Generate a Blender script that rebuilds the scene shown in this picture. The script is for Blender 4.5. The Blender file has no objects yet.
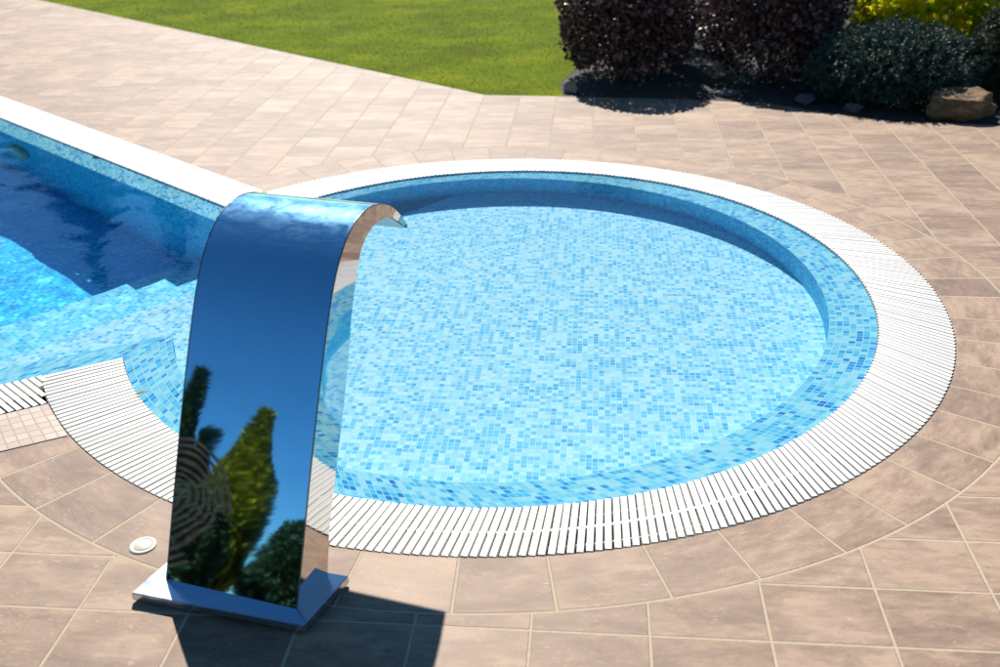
import bpy, bmesh, math, random
import numpy as np
from mathutils import Vector, Matrix, geometry
random.seed(7); RNG = np.random.default_rng(11)
C = bpy.context.scene.collection
R = math.radians

# ------------------------------------------------------------------ camera
F_PX = 998.35
PIT, ROLL, YAW = 0.469294, -0.024616, 0.000479
CAM = Vector((0, -3.8991, 1.7432))
fw = Vector((math.sin(YAW)*math.cos(PIT), math.cos(YAW)*math.cos(PIT), -math.sin(PIT)))
r0 = Vector((math.cos(YAW), -math.sin(YAW), 0)); u0 = r0.cross(fw)
rt = r0*math.cos(ROLL)+u0*math.sin(ROLL); up = -r0*math.sin(ROLL)+u0*math.cos(ROLL)
cd = bpy.data.cameras.new('camera'); cam = bpy.data.objects.new('camera', cd); C.objects.link(cam)
cam.matrix_world = Matrix(((rt.x, up.x, -fw.x, CAM.x), (rt.y, up.y, -fw.y, CAM.y), (rt.z, up.z, -fw.z, CAM.z), (0, 0, 0, 1)))
cd.lens = F_PX/1000*36; cd.sensor_width = 36; cd.clip_start = 0.05; cd.clip_end = 2000
cd.dof.use_dof = True; cd.dof.focus_distance = 3.4; cd.dof.aperture_fstop = 2.9
bpy.context.scene.camera = cam

# ------------------------------------------------------------------ helpers
def tag(o, label=None, cat=None, group=None, kind=None):
    if label: o['label'] = label
    if cat: o['category'] = cat
    if group: o['group'] = group
    if kind: o['kind'] = kind
    return o
def mesh_obj(name, verts, faces, mat, parent=None, smooth=False, uv=None, kind=None):
    me = bpy.data.meshes.new(name)
    me.from_pydata([tuple(map(float, v)) for v in verts], [], [tuple(map(int, f)) for f in faces])
    if uv is not None:                       # uv: per-vertex
        l = me.uv_layers.new(name='UVMap')
        li = np.zeros(len(me.loops), dtype=np.int32); me.loops.foreach_get('vertex_index', li)
        l.data.foreach_set('uv', np.asarray(uv, dtype=np.float32)[li].ravel())
    if mat: me.materials.append(mat)
    if smooth: me.polygons.foreach_set('use_smooth', [True]*len(me.polygons))
    me.update()
    o = bpy.data.objects.new(name, me); C.objects.link(o)
    if parent: o.parent = parent
    if kind: o['kind'] = kind
    return o
def fast_mesh(name, V, F, mat, parent=None, attr=None):
    """V (n,3) array, F (m,k) array of equal-size faces; attr = per-face random value"""
    me = bpy.data.meshes.new(name); n, (m, k) = len(V), F.shape
    me.vertices.add(n); me.vertices.foreach_set('co', V.astype(np.float32).ravel())
    me.loops.add(m*k); me.loops.foreach_set('vertex_index', F.astype(np.int32).ravel())
    me.polygons.add(m); me.polygons.foreach_set('loop_start', np.arange(0, m*k, k, dtype=np.int32))
    if attr is not None:
        a = me.attributes.new('leafrand', 'FLOAT', 'FACE'); a.data.foreach_set('value', attr.astype(np.float32))
    me.materials.append(mat); me.update(calc_edges=True); me.validate()
    o = bpy.data.objects.new(name, me); C.objects.link(o)
    if parent: o.parent = parent
    return o
def empty(name, loc=(0, 0, 0), rz=0):
    o = bpy.data.objects.new(name, None); C.objects.link(o); o.location = loc; o.rotation_euler = (0, 0, rz)
    o.empty_display_size = .1
    return o
def child(o, parent):
    """parent a mesh whose vertices are in world space"""
    o.parent = parent; bpy.context.view_layer.update()
    o.matrix_parent_inverse = parent.matrix_world.inverted(); return o

# ------------------------------------------------------------------ node helpers
class NT:
    def __init__(s, name):
        s.m = bpy.data.materials.new(name); s.m.use_nodes = True; s.t = s.m.node_tree; s.t.nodes.clear()
        s.out = s.t.nodes.new('ShaderNodeOutputMaterial')
    def n(s, typ, props=None, **ins):
        nd = s.t.nodes.new('ShaderNode'+typ)
        for k, v in (props or {}).items(): setattr(nd, k, v)
        for k, v in ins.items():
            key = int(k[1:]) if k[0] == 'i' and k[1:].isdigit() else k.replace('_', ' ')
            s.set(nd.inputs[key], v)
        return nd
    def set(s, sock, v):
        if isinstance(v, bpy.types.NodeSocket): s.t.links.new(v, sock)
        elif isinstance(v, bpy.types.Node): s.t.links.new(v.outputs[0], sock)
        else:
            if isinstance(v, (tuple, list)) and len(v) == 3 and sock.type == 'RGBA': v = (*v, 1)
            sock.default_value = v
    def math(s, op, a, b=None, c=None, clamp=False):
        nd = s.t.nodes.new('ShaderNodeMath'); nd.operation = op; nd.use_clamp = clamp
        for i, v in enumerate((a, b, c)):
            if v is not None: s.set(nd.inputs[i], v)
        return nd.outputs[0]
    def mix(s, fac, a, b, typ='MIX'):
        nd = s.t.nodes.new('ShaderNodeMix'); nd.data_type = 'RGBA'; nd.blend_type = typ
        s.set(nd.inputs[0], fac); s.set(nd.inputs[6], a); s.set(nd.inputs[7], b); return nd.outputs[2]
    def ramp(s, fac, stops, interp='LINEAR'):
        nd = s.t.nodes.new('ShaderNodeValToRGB'); cr = nd.color_ramp; cr.interpolation = interp
        while len(cr.elements) > 1: cr.elements.remove(cr.elements[-1])
        cr.elements[0].position = stops[0][0]; cr.elements[0].color = (*stops[0][1], 1)
        for p, c in stops[1:]:
            e = cr.elements.new(p); e.color = (*c, 1)
        s.set(nd.inputs[0], fac); return nd.outputs[0]
    def noise(s, vec, scale, detail=3, rough=.5, dist=0, out=0):
        nd = s.n('TexNoise', Scale=scale, Detail=detail, Roughness=rough, Distortion=dist)
        if vec is not None: s.set(nd.inputs['Vector'], vec)
        return nd.outputs[out]
    def bump(s, h, dist=.002, strength=1.0, normal=None):
        nd = s.n('Bump', Height=h, Distance=dist, Strength=strength)
        if normal is not None: s.set(nd.inputs['Normal'], normal)
        return nd.outputs[0]
    def bsdf(s, **k):
        nd = s.n('BsdfPrincipled', **k); s.t.links.new(nd.outputs[0], s.out.inputs[0]); return nd
def g3(v): return (v, v, v)

def mosaic_mat(name, stops, grout, pitch=.0215, gw=.07, rough=.5):
    k = NT(name)
    uv = k.n('UVMap').outputs[0]
    sc = k.n('VectorMath', {'operation': 'SCALE'}, i0=uv, Scale=1/pitch).outputs[0]
    fl = k.n('VectorMath', {'operation': 'FLOOR'}, i0=sc).outputs[0]
    fr = k.n('VectorMath', {'operation': 'FRACTION'}, i0=sc).outputs[0]
    wn = k.n('TexWhiteNoise', {'noise_dimensions': '2D'}, Vector=fl)
    # neighbouring tiles of one sheet sometimes share their colour
    sheet = k.noise(fl, .35, 2)
    v = k.math('ADD', k.math('MULTIPLY', wn.outputs[0], .86), k.math('MULTIPLY', k.math('SUBTRACT', sheet, .43), .9), clamp=True)
    col = k.ramp(v, stops, 'CONSTANT')
    wn2 = k.n('TexWhiteNoise', {'noise_dimensions': '3D'}, Vector=k.n('VectorMath', {'operation': 'ADD'}, i0=fl, i1=(7.3, 3.1, 2.2)).outputs[0])
    col = k.mix(.25, col, k.mix(wn2.outputs[0], g3(.75), g3(1.12)), 'MULTIPLY')
    sp = k.n('SeparateXYZ', i0=fr)
    def edge(o):
        a = k.math('SUBTRACT', .5, k.math('ABSOLUTE', k.math('SUBTRACT', o, .5)))
        return k.math('LESS_THAN', a, gw)
    gm = k.math('MAXIMUM', edge(sp.outputs[0]), edge(sp.outputs[1]))
    col = k.mix(gm, col, grout)
    k.bsdf(Base_Color=col, Roughness=rough, Specular_IOR_Level=.15, Normal=k.bump(k.math('SUBTRACT', 1, gm), .0008))
    return k.m

def paving_mat(name, a, b, gw, mode):
    """mode grid: UV in metres; mode ring: UV in tile units"""
    k = NT(name)
    uv = k.n('UVMap').outputs[0]
    s = k.n('SeparateXYZ', i0=uv)
    x, y = s.outputs[0], s.outputs[1]
    if mode == 'grid':
        far = k.math('GREATER_THAN', y, .2)
        pa = k.math('ADD', a, k.math('MULTIPLY', far, .2646-a))
        x0 = k.math('ADD', -.024, k.math('MULTIPLY', far, .127+.024))
        cx = k.math('DIVIDE', k.math('SUBTRACT', x, x0), pa)
        cy = k.math('DIVIDE', k.math('SUBTRACT', y, -2.045), b)
        colr = k.n('TexWhiteNoise', {'noise_dimensions': '1D'}, W=k.math('ADD', k.math('FLOOR', cx), 31.5)).outputs[0]
        off = k.math('MULTIPLY', k.math('MULTIPLY', k.math('GREATER_THAN', colr, .6), far), .5)
        cy = k.math('ADD', cy, off)
        gu = gw/a; gv = k.math('MULTIPLY', gw/b, k.math('SUBTRACT', .85, k.math('MULTIPLY', far, .50)))
    else:
        cx, cy = x, y; gu, gv = gw/a, gw/b
    fx, fy = k.math('FRACT', cx), k.math('FRACT', cy)
    ix, iy = k.math('FLOOR', cx), k.math('FLOOR', cy)
    cell = k.n('CombineXYZ', X=ix, Y=iy, Z=3.0).outputs[0]
    wn = k.n('TexWhiteNoise', {'noise_dimensions': '3D'}, Vector=cell)
    rnd, rc = wn.outputs[0], wn.outputs[1]
    local = k.n('CombineXYZ', X=k.math('MULTIPLY', fx, a), Y=k.math('MULTIPLY', fy, b), Z=0.0).outputs[0]
    offv = k.n('VectorMath', {'operation': 'SCALE'}, i0=rc, Scale=19.0).outputs[0]
    lv = k.n('VectorMath', {'operation': 'ADD'}, i0=local, i1=offv).outputs[0]
    st = k.n('VectorMath', {'operation': 'MULTIPLY'}, i0=lv, i1=(1, 2.6, 1)).outputs[0]
    big = k.noise(st, 4.0, 4, .55, .6)
    mid = k.noise(st, 17.0, 5, .62, .4)
    fine = k.noise(lv, 160.0, 3, .6)
    t = k.math('ADD', k.math('MULTIPLY', big, .66), k.math('MULTIPLY', mid, .54))
    t = k.math('ADD', t, -.02)
    t = k.math('ADD', t, k.math('MULTIPLY', k.math('SUBTRACT', rnd, .5), .17))
    col = k.ramp(t, [(.26, (.070, .037, .020)), (.42, (.145, .083, .049)), (.56, (.235, .145, .088)), (.73, (.39, .262, .168))])
    greyish = k.mix(k.math('MULTIPLY', k.noise(lv, 6.0, 2), .38), col, (.22, .155, .12))
    scr = k.noise(k.n('VectorMath', {'operation': 'MULTIPLY'}, i0=lv, i1=(24, 60, 1)).outputs[0], 1.6, 6, .7, 1.4)
    scm = k.math('MULTIPLY', k.math('MULTIPLY', k.math('SUBTRACT', scr, .555), 9.0, clamp=True), k.math('MULTIPLY', k.math('SUBTRACT', k.noise(lv, 11.0, 2), .47), 5.0, clamp=True))
    col = k.mix(k.math('MULTIPLY', scm, .75), greyish, (.52, .38, .27))
    col = k.mix(k.math('MULTIPLY', fine, .25), col, (.17, .12, .085))
    pit = k.math('MULTIPLY', k.math('SUBTRACT', k.noise(lv, 95.0, 5, .7), .60), 12.0, clamp=True)
    pit2 = k.math('MULTIPLY', k.math('SUBTRACT', k.noise(k.n('VectorMath', {'operation': 'ADD'}, i0=lv, i1=(5, 9, 3)).outputs[0], 60.0, 5, .75), .62), 12.0, clamp=True)
    col = k.mix(k.math('MULTIPLY', pit, .35), col, (.50, .37, .27))
    col = k.mix(k.math('MULTIPLY', pit2, .45), col, (.06, .035, .024))
    wob = k.math('MULTIPLY', k.math('SUBTRACT', k.noise(uv, 30.0, 3), .5), .012)
    def edge(f, g):
        d = k.math('ADD', k.math('SUBTRACT', .5, k.math('ABSOLUTE', k.math('SUBTRACT', f, .5))), wob)
        return k.math('SUBTRACT', 1, k.n('MapRange', None, Value=d, i1=(k.math('MULTIPLY', g, .42) if not isinstance(g, float) else g*.42), i2=(k.math('MULTIPLY', g, .58) if not isinstance(g, float) else g*.58)).outputs[0])
    gm = k.math('MAXIMUM', edge(fx, gu), edge(fy, gv))
    gcol = k.mix(k.noise(uv, 60.0, 3), (.32, .25, .17), (.50, .41, .29))
    col = k.mix(gm, col, gcol)
    h = k.math('ADD', k.math('MULTIPLY', k.math('SUBTRACT', 1, gm), 1.0), k.math('ADD', k.math('MULTIPLY', mid, .35), k.math('MULTIPLY', fine, .08)))
    rough = k.math('ADD', k.math('MULTIPLY', mid, .25), k.math('ADD', .50, k.math('MULTIPLY', gm, .3)))
    k.bsdf(Base_Color=col, Roughness=rough, Specular_IOR_Level=.4, Normal=k.bump(h, .0022))
    return k.m

BL = [(0, (.50, .76, .86)), (.40, (.30, .66, .84)), (.66, (.13, .48, .76)), (.86, (.03, .24, .60)), (.97, (.015, .15, .48))]
M = {}
M['mosaic_ledge'] = mosaic_mat('mosaic_ledge', [(0, (.55, .78, .84)), (.34, (.30, .67, .82)), (.60, (.12, .54, .80)), (.80, (.02, .34, .72)), (.93, (.006, .20, .60))], (.70, .80, .80))
M['mosaic_pale'] = mosaic_mat('mosaic_pale', [(0, (.88, .90, .90)), (.34, (.62, .79, .86)), (.60, (.32, .64, .84)), (.88, (.16, .50, .78))], (.86, .92, .92))
M['mosaic_deep'] = mosaic_mat('mosaic_deep', [(0, (.25, .80, .96)), (.24, (.06, .64, .97)), (.55, (.015, .49, .95)), (.85, (.01, .35, .91))], (.17, .70, .95))  # light absorbed by deep water is put into these bluer tile colours
M['mosaic_step'] = mosaic_mat('mosaic_step', [(0, (.56, .86, .92)), (.30, (.30, .75, .90)), (.62, (.13, .62, .86)), (.90, (.05, .45, .80))], (.60, .86, .90))
M['tile_grid'] = paving_mat('tile_grid', .287, .2047, .0085, 'grid')
M['tile_ring'] = paving_mat('tile_ring', .24, .245, .0085, 'ring')

k = NT('grating_plastic')
k.bsdf(Base_Color=k.mix(k.noise(None, 9, 4), (.60, .58, .52), (.68, .66, .60)), Roughness=.42)
M['plastic'] = k.m
k = NT('gutter_concrete')
k.bsdf(Base_Color=k.mix(k.noise(None, 14, 4), (.36, .30, .24), (.58, .50, .41)), Roughness=.7)
M['gutter'] = k.m
k = NT('small_cobbles')
uv = k.n('UVMap').outputs[0]
sc = k.n('VectorMath', {'operation': 'SCALE'}, i0=uv, Scale=1/.036).outputs[0]
fl = k.n('VectorMath', {'operation': 'FLOOR'}, i0=sc).outputs[0]; fr = k.n('SeparateXYZ', i0=k.n('VectorMath', {'operation': 'FRACTION'}, i0=sc).outputs[0])
w = k.n('TexWhiteNoise', {'noise_dimensions': '3D'}, Vector=fl).outputs[0]
e = lambda o: k.math('LESS_THAN', k.math('SUBTRACT', .5, k.math('ABSOLUTE', k.math('SUBTRACT', o, .5))), .06)
gm = k.math('MAXIMUM', e(fr.outputs[0]), e(fr.outputs[1]))
col = k.mix(gm, k.mix(w, (.34, .25, .19), (.46, .36, .28)), (.24, .17, .12))
k.bsdf(Base_Color=k.mix(k.math('MULTIPLY', k.noise(None, 40, 4), .4), col, (.3, .22, .17)), Roughness=.55, Normal=k.bump(k.math('SUBTRACT', 1, gm), .002))
M['cobbles'] = k.m

k = NT('grass_ground')
a1 = k.noise(None, 1.1, 4); a2 = k.noise(None, 30, 4)
col = k.ramp(k.math('ADD', k.math('MULTIPLY', a1, .6), k.math('MULTIPLY', a2, .4)), [(.3, (.05, .085, .002)), (.5, (.09, .13, .004)), (.7, (.15, .165, .010))])
k.bsdf(Base_Color=col, Roughness=.8, Normal=k.bump(a2, .03))
M['grass_ground'] = k.m
k = NT('lawn_turf')
a1 = k.noise(None, 9, 4, .6); a2 = k.noise(k.n('NewGeometry').outputs[0], 260, 3)
a3 = k.noise(k.n('VectorMath', {'operation': 'MULTIPLY'}, i0=k.n('NewGeometry').outputs[0], i1=(1, 1.3, 1)).outputs[0], 1.3, 5, .65)
col = k.ramp(k.math('ADD', k.math('MULTIPLY', a3, .75), k.math('MULTIPLY', a2, .25)), [(.34, (.085, .090, .003)), (.45, (.085, .125, .002)), (.55, (.120, .160, .002)), (.66, (.18, .205, .003))])
k.bsdf(Base_Color=col, Roughness=.9, Specular_IOR_Level=.05, Normal=k.bump(a2, .004))
M['lawn_turf'] = k.m
k = NT('soil')
k.bsdf(Base_Color=k.ramp(k.noise(None, 22, 5), [(.3, (.012, .008, .006)), (.7, (.035, .023, .016))]), Roughness=.9, Normal=k.bump(k.noise(None, 50, 4), .02))
M['soil'] = k.m

def leaf_mat(name, stops, rough=.5, transl=.25, scale=1.2, spec=.4):
    k = NT(name)
    at = k.n('Attribute', {'attribute_name': 'leafrand'}).outputs[2]
    pos = k.n('NewGeometry').outputs[0]
    f = k.math('ADD', k.math('MULTIPLY', at, .65), k.math('MULTIPLY', k.noise(pos, scale, 2), .35))
    col = k.ramp(f, stops)
    b = k.n('BsdfPrincipled', Base_Color=col, Roughness=rough, Specular_IOR_Level=spec)
    t = k.n('BsdfTranslucent', Color=col)
    mx = k.n('MixShader', i0=transl, i1=b.outputs[0], i2=t.outputs[0])
    k.t.links.new(mx.outputs[0], k.out.inputs[0]); return k.m
M['purple_leaf'] = leaf_mat('purple_leaf', [(.2, (.022, .009, .008)), (.5, (.07, .032, .028)), (.72, (.17, .09, .078)), (.9, (.36, .25, .22))], .45, .12, 3)
M['juniper_leaf'] = leaf_mat('juniper_leaf', [(.2, (.010, .026, .020)), (.55, (.026, .062, .045)), (.85, (.06, .115, .075))], .6, .12, 3)
M['dark_leaf'] = leaf_mat('dark_leaf', [(.2, (.008, .018, .007)), (.6, (.02, .042, .012)), (.9, (.05, .085, .022))], .6, .15, 3)
M['gold_leaf'] = leaf_mat('gold_leaf', [(.2, (.40, .42, .006)), (.5, (.75, .72, .010)), (.85, (.92, .86, .02))], .5, .65, 3)
M['golden_cypress'] = leaf_mat('golden_cypress_leaf', [(.2, (.07, .055, .004)), (.5, (.26, .20, .010)), (.85, (.78, .55, .03))], .55, .2, 1)
M['cypress_leaf'] = leaf_mat('cypress_leaf', [(.2, (.015, .028, .008)), (.6, (.045, .07, .016)), (.9, (.12, .14, .03))], .55, .15, 1)
M['grass_blade'] = leaf_mat('grass_blade', [(.15, (.06, .085, .002)), (.45, (.09, .13, .002)), (.7, (.13, .155, .002)), (.92, (.18, .17, .005))], .7, .45, 1.4, .03)
k = NT('bark')
k.bsdf(Base_Color=k.ramp(k.noise(None, 18, 5), [(.3, (.05, .032, .022)), (.7, (.15, .10, .07))]), Roughness=.85, Normal=k.bump(k.noise(None, 30, 4), .01))
M['bark'] = k.m
def rock_mat(name, c0, c1, c2):
    k = NT(name)
    n1 = k.noise(None, 5, 6, .6, .8); n2 = k.noise(None, 40, 5, .6)
    col = k.ramp(k.math('ADD', k.math('MULTIPLY', n1, .7), k.math('MULTIPLY', n2, .3)), [(.3, c0), (.5, c1), (.68, c2)])
    k.bsdf(Base_Color=col, Roughness=.8, Normal=k.bump(k.math('ADD', n1, k.math('MULTIPLY', n2, .4)), .02)); return k.m
M['rock_gold'] = rock_mat('rock_gold', (.035, .018, .008), (.15, .085, .032), (.32, .20, .09))
M['rock_pale'] = rock_mat('rock_pale', (.16, .11, .08), (.38, .29, .21), (.52, .42, .32))
M['stone_grey'] = rock_mat('stone_grey', (.07, .06, .065), (.12, .10, .11), (.17, .15, .16))
k = NT('timber')
wv = k.n('TexWave', {'bands_direction': 'Z'}, Scale=3.0, Distortion=6.0, Detail=3.0)
k.bsdf(Base_Color=k.mix(wv.outputs[1], (.05, .018, .009), (.13, .05, .022)), Roughness=.55)
M['timber'] = k.m
k = NT('lid_plastic'); k.bsdf(Base_Color=(.50, .47, .38), Roughness=.4); M['lid'] = k.m
k = NT('lamp_glass'); k.bsdf(Base_Color=(.55, .66, .62), Roughness=.2); M['lampglass'] = k.m
k = NT('dry_leaf'); k.bsdf(Base_Color=(.34, .20, .07), Roughness=.7); M['dryleaf'] = k.m

# polished stainless steel: hazy with water spots on the upward-facing top, faint waviness
k = NT('polished_steel')
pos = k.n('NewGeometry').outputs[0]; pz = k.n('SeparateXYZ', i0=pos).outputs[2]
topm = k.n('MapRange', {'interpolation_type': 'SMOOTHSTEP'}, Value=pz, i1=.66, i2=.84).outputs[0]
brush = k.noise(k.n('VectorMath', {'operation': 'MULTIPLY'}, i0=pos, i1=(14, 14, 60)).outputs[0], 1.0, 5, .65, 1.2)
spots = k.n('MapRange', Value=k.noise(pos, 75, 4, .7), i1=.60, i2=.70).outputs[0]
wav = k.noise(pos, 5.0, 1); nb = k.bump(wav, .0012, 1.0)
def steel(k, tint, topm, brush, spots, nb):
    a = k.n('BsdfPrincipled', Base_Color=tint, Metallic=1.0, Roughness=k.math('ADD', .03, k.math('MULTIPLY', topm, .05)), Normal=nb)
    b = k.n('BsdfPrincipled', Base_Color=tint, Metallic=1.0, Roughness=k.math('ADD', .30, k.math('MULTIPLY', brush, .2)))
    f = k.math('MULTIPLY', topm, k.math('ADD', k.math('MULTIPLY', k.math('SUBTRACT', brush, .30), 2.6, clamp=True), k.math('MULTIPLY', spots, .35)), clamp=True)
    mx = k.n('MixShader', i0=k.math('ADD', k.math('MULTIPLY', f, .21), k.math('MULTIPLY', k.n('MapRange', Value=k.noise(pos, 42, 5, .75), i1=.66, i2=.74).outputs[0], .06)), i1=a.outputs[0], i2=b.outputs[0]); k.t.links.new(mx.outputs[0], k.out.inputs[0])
steel(k, (.27, .57, .78, 1), topm, brush, spots, nb)  # blue of the reflected sky is put into the front panel's tint
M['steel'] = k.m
k = NT('polished_steel_side')
k.bsdf(Base_Color=(.62, .62, .62), Metallic=1.0, Roughness=.035, Normal=k.bump(k.noise(k.n('NewGeometry').outputs[0], 5.0, 1), .0008)); M['steel_side'] = k.m
k = NT('brushed_steel_back'); k.bsdf(Base_Color=(.40, .40, .41), Metallic=1.0, Roughness=.3); M['steel_back'] = k.m
k = NT('steel_seam'); k.bsdf(Base_Color=(.12, .12, .13), Metallic=1.0, Roughness=.35); M['seam'] = k.m
k = NT('base_steel')
pos = k.n('NewGeometry').outputs[0]
k.bsdf(Base_Color=(.60, .63, .67), Metallic=1.0, Roughness=k.math('ADD', .13, k.math('MULTIPLY', k.noise(pos, 25, 4), .14)), Normal=k.bump(k.noise(pos, 12, 2), .001))
M['basesteel'] = k.m

WATER_MODE = 'mnee'
k = NT('pool_water')
rf = k.n('BsdfRefraction', Color=(.72, .945, 1.0), IOR=1.33, Roughness=0.0)
wp = k.n('VectorMath', {'operation': 'MULTIPLY'}, i0=k.n('NewGeometry').outputs[0], i1=(1, 1.7, 1)).outputs[0]
gl = k.n('BsdfGlossy', Color=(1, 1, 1), Roughness=0.0, Normal=k.bump(k.noise(wp, 22, 2, .5), .0005))
fr = k.n('Fresnel', IOR=1.33)
mx = k.n('MixShader', i0=fr.outputs[0], i1=rf.outputs[0], i2=gl.outputs[0]); k.t.links.new(mx.outputs[0], k.out.inputs[0])
M['water'] = k.m

# ------------------------------------------------------------------ plan geometry (metres)
def four(c):
    return lambda t: c[0]+sum(c[2*i-1]*math.cos(i*t)+c[2*i]*math.sin(i*t) for i in range(1, (len(c)+1)//2))
r_out = four([1.8005, -.0059, .0031, .0106, -.0023, -.0037, -.0018])
r_in = four([1.5484, .0117, .0027, -.0241, .0097, -.0045, -.0001])
r_led = four([1.4039, .0043, .0399, -.0476, .0006, .0012, .0024])
r_ring = four([2.0545, -.014, .0154, .0235, -.0074, .0018, -.01])
def P(rf, deg): t = R(deg); return np.array([rf(t)*math.cos(t), rf(t)*math.sin(t)])
def unit(deg): return np.array([math.cos(R(deg)), math.sin(R(deg))])
DF = unit(-44.2); NF = np.array([-DF[1], DF[0]])             # far edge of the big pool
FO = np.array([-1.278, 1.330]); FI = np.array([-1.402, 1.066])
DN = unit(26.6)                                                # near edge of the big pool
NO = np.array([-1.562, -.908]); NI = np.array([-1.404, -.579])
NL = np.array([-1.297, -.366]); DL = unit(23.8)
FL = np.array([-1.967, 1.431])
def line_circle(P0, D, rf):
    best = None
    for i in range(4000):
        q = P0+D*(i*.0005-.6); d = abs(np.hypot(*q)-rf(math.atan2(q[1], q[0])))
        if best is None or d < best[0]: best = (d, q)
    return best[1]
CI = line_circle(FI, DF, r_in); CO = FO; CL = line_circle(FL+DF*.55, DF, r_led)
ang = lambda q: math.degrees(math.atan2(q[1], q[0]))
aI, aO, aL = ang(CI), ang(CO), ang(CL)
aNI, aNL, aNO = ang(NI)-0, ang(NL), ang(NO)
NT_ARC = 240
def arc(rf, a0, a1, n=NT_ARC): return [P(rf, a0+(a1-a0)*i/n) for i in range(n+1)]
LFAR, LNEAR = 9.0, 7.0
def straight(p, d, L, n=40): return [p+d*L*i/n for i in range(n+1)]
# outlines run: far-left -> NW corner -> round (through E and S) -> near corner -> far left
def outline(fc, a0, rf, a1, nc, dn):
    return [fc-DF*LFAR*(1-i/40) for i in range(40)]+arc(rf, a0, a1)+[nc-dn*LNEAR*i/40 for i in range(1, 41)]
W_in = outline(CI, aI, r_in, aNI, NI, DN)
W_led = outline(CL, aL, r_led, aNL, NL, DL)
NOc = P(r_out, aNO)
W_out = outline(CO, aO, r_out, aNO, NOc, DN)

Z_W = -.004; Z_LO = -.010; Z_LI = -.034
# ------------------------------------------------------------------ pool basin
def strip(name, A, za, B, zb, mat, kind='structure', vscale=None, parent=None):
    V, uv, F = [], [], []
    s = 0
    for i, (a, b) in enumerate(zip(A, B)):
        if i: s += .5*(np.hypot(*(a-A[i-1]))+np.hypot(*(b-B[i-1])))
        w = math.hypot(np.hypot(*(a-b)), za-zb)
        V += [(*a, za), (*b, zb)]; uv += [(s, 0), (s, w if vscale is None else vscale)]
    for i in range(len(A)-1): F.append((2*i, 2*i+1, 2*i+3, 2*i+2))
    return mesh_obj(name, V, F, mat, uv=uv, kind=kind, parent=parent)
receivers = []
receivers.append(strip('pool_ledge', W_in, Z_LO, W_led, Z_LI, M['mosaic_ledge'], vscale=.151))
receivers.append(strip('pool_wall', W_led, Z_LI, W_led, -.94, M['mosaic_deep']))
strip('pool_rim', [q*1 for q in W_in], .0, W_in, Z_LO, M['mosaic_ledge'])
# pale grout bead along the inner edge of the ledge
V, F = [], []
def clip(poly, nrm, c, keep_ge=True):
    out = []; s = 1 if keep_ge else -1
    for i in range(len(poly)):
        a, b = poly[i], poly[(i+1) % len(poly)]
        da, db = s*(a@nrm-c), s*(b@nrm-c)
        if da >= 0: out.append(a)
        if (da >= 0) != (db >= 0): out.append(a+(b-a)*(da/(da-db)))
    return out
GA = -5.72
gx, gy = unit(GA), unit(GA+90)
def flat(name, poly, z, mat, kind='structure', ax=(gx, gy), holes=()):
    loops = [[Vector((*q, 0)) for q in l] for l in (poly, *holes)]
    allv = [v for l in loops for v in l]
    tris = geometry.tessellate_polygon(loops)
    V = [(v.x, v.y, z) for v in allv]; uv = [(v.x*ax[0][0]+v.y*ax[0][1], v.x*ax[1][0]+v.y*ax[1][1]) for v in allv]
    F = []
    for t in tris:
        a, b, c = (allv[i] for i in t)
        F.append(t if (b-a).cross(c-a).z > 0 else (t[0], t[2], t[1]))
    return mesh_obj(name, V, F, mat, uv=uv, kind=kind)
LEV = [(-1.905, -.924), (-1.665, -.740), (-1.42, -.582), (-1.18, -.435), (None, -.272)]   # (upper limit of s, z)
prev = None
for i, (lim, z) in enumerate(LEV):
    poly = W_led
    if prev is not None: poly = clip(poly, DF, prev)
    if lim is not None: poly = clip(poly, DF, lim, False)
    m = M['mosaic_deep'] if i == 0 else (M['mosaic_step'] if i < 4 else M['mosaic_pale'])
    receivers.append(flat(['pool_floor', 'pool_step', 'pool_step', 'pool_step', 'pool_shallow_floor'][i], poly, z, m, ax=(gx, gy) if i == 4 else (DF, NF)))
    if prev is not None:
        zl = LEV[i-1][1]; n1 = float(FL@NF); n0 = n1-2.6
        V = [(*(DF*prev+NF*n0), zl), (*(DF*prev+NF*n1), zl), (*(DF*prev+NF*n1), z), (*(DF*prev+NF*n0), z)]
        receivers.append(mesh_obj('pool_step_riser', V, [(0, 1, 2, 3)], M['mosaic_pale'], uv=[(n0, zl), (n1, zl), (n1, z), (n0, z)], kind='structure'))
    prev = lim
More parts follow.
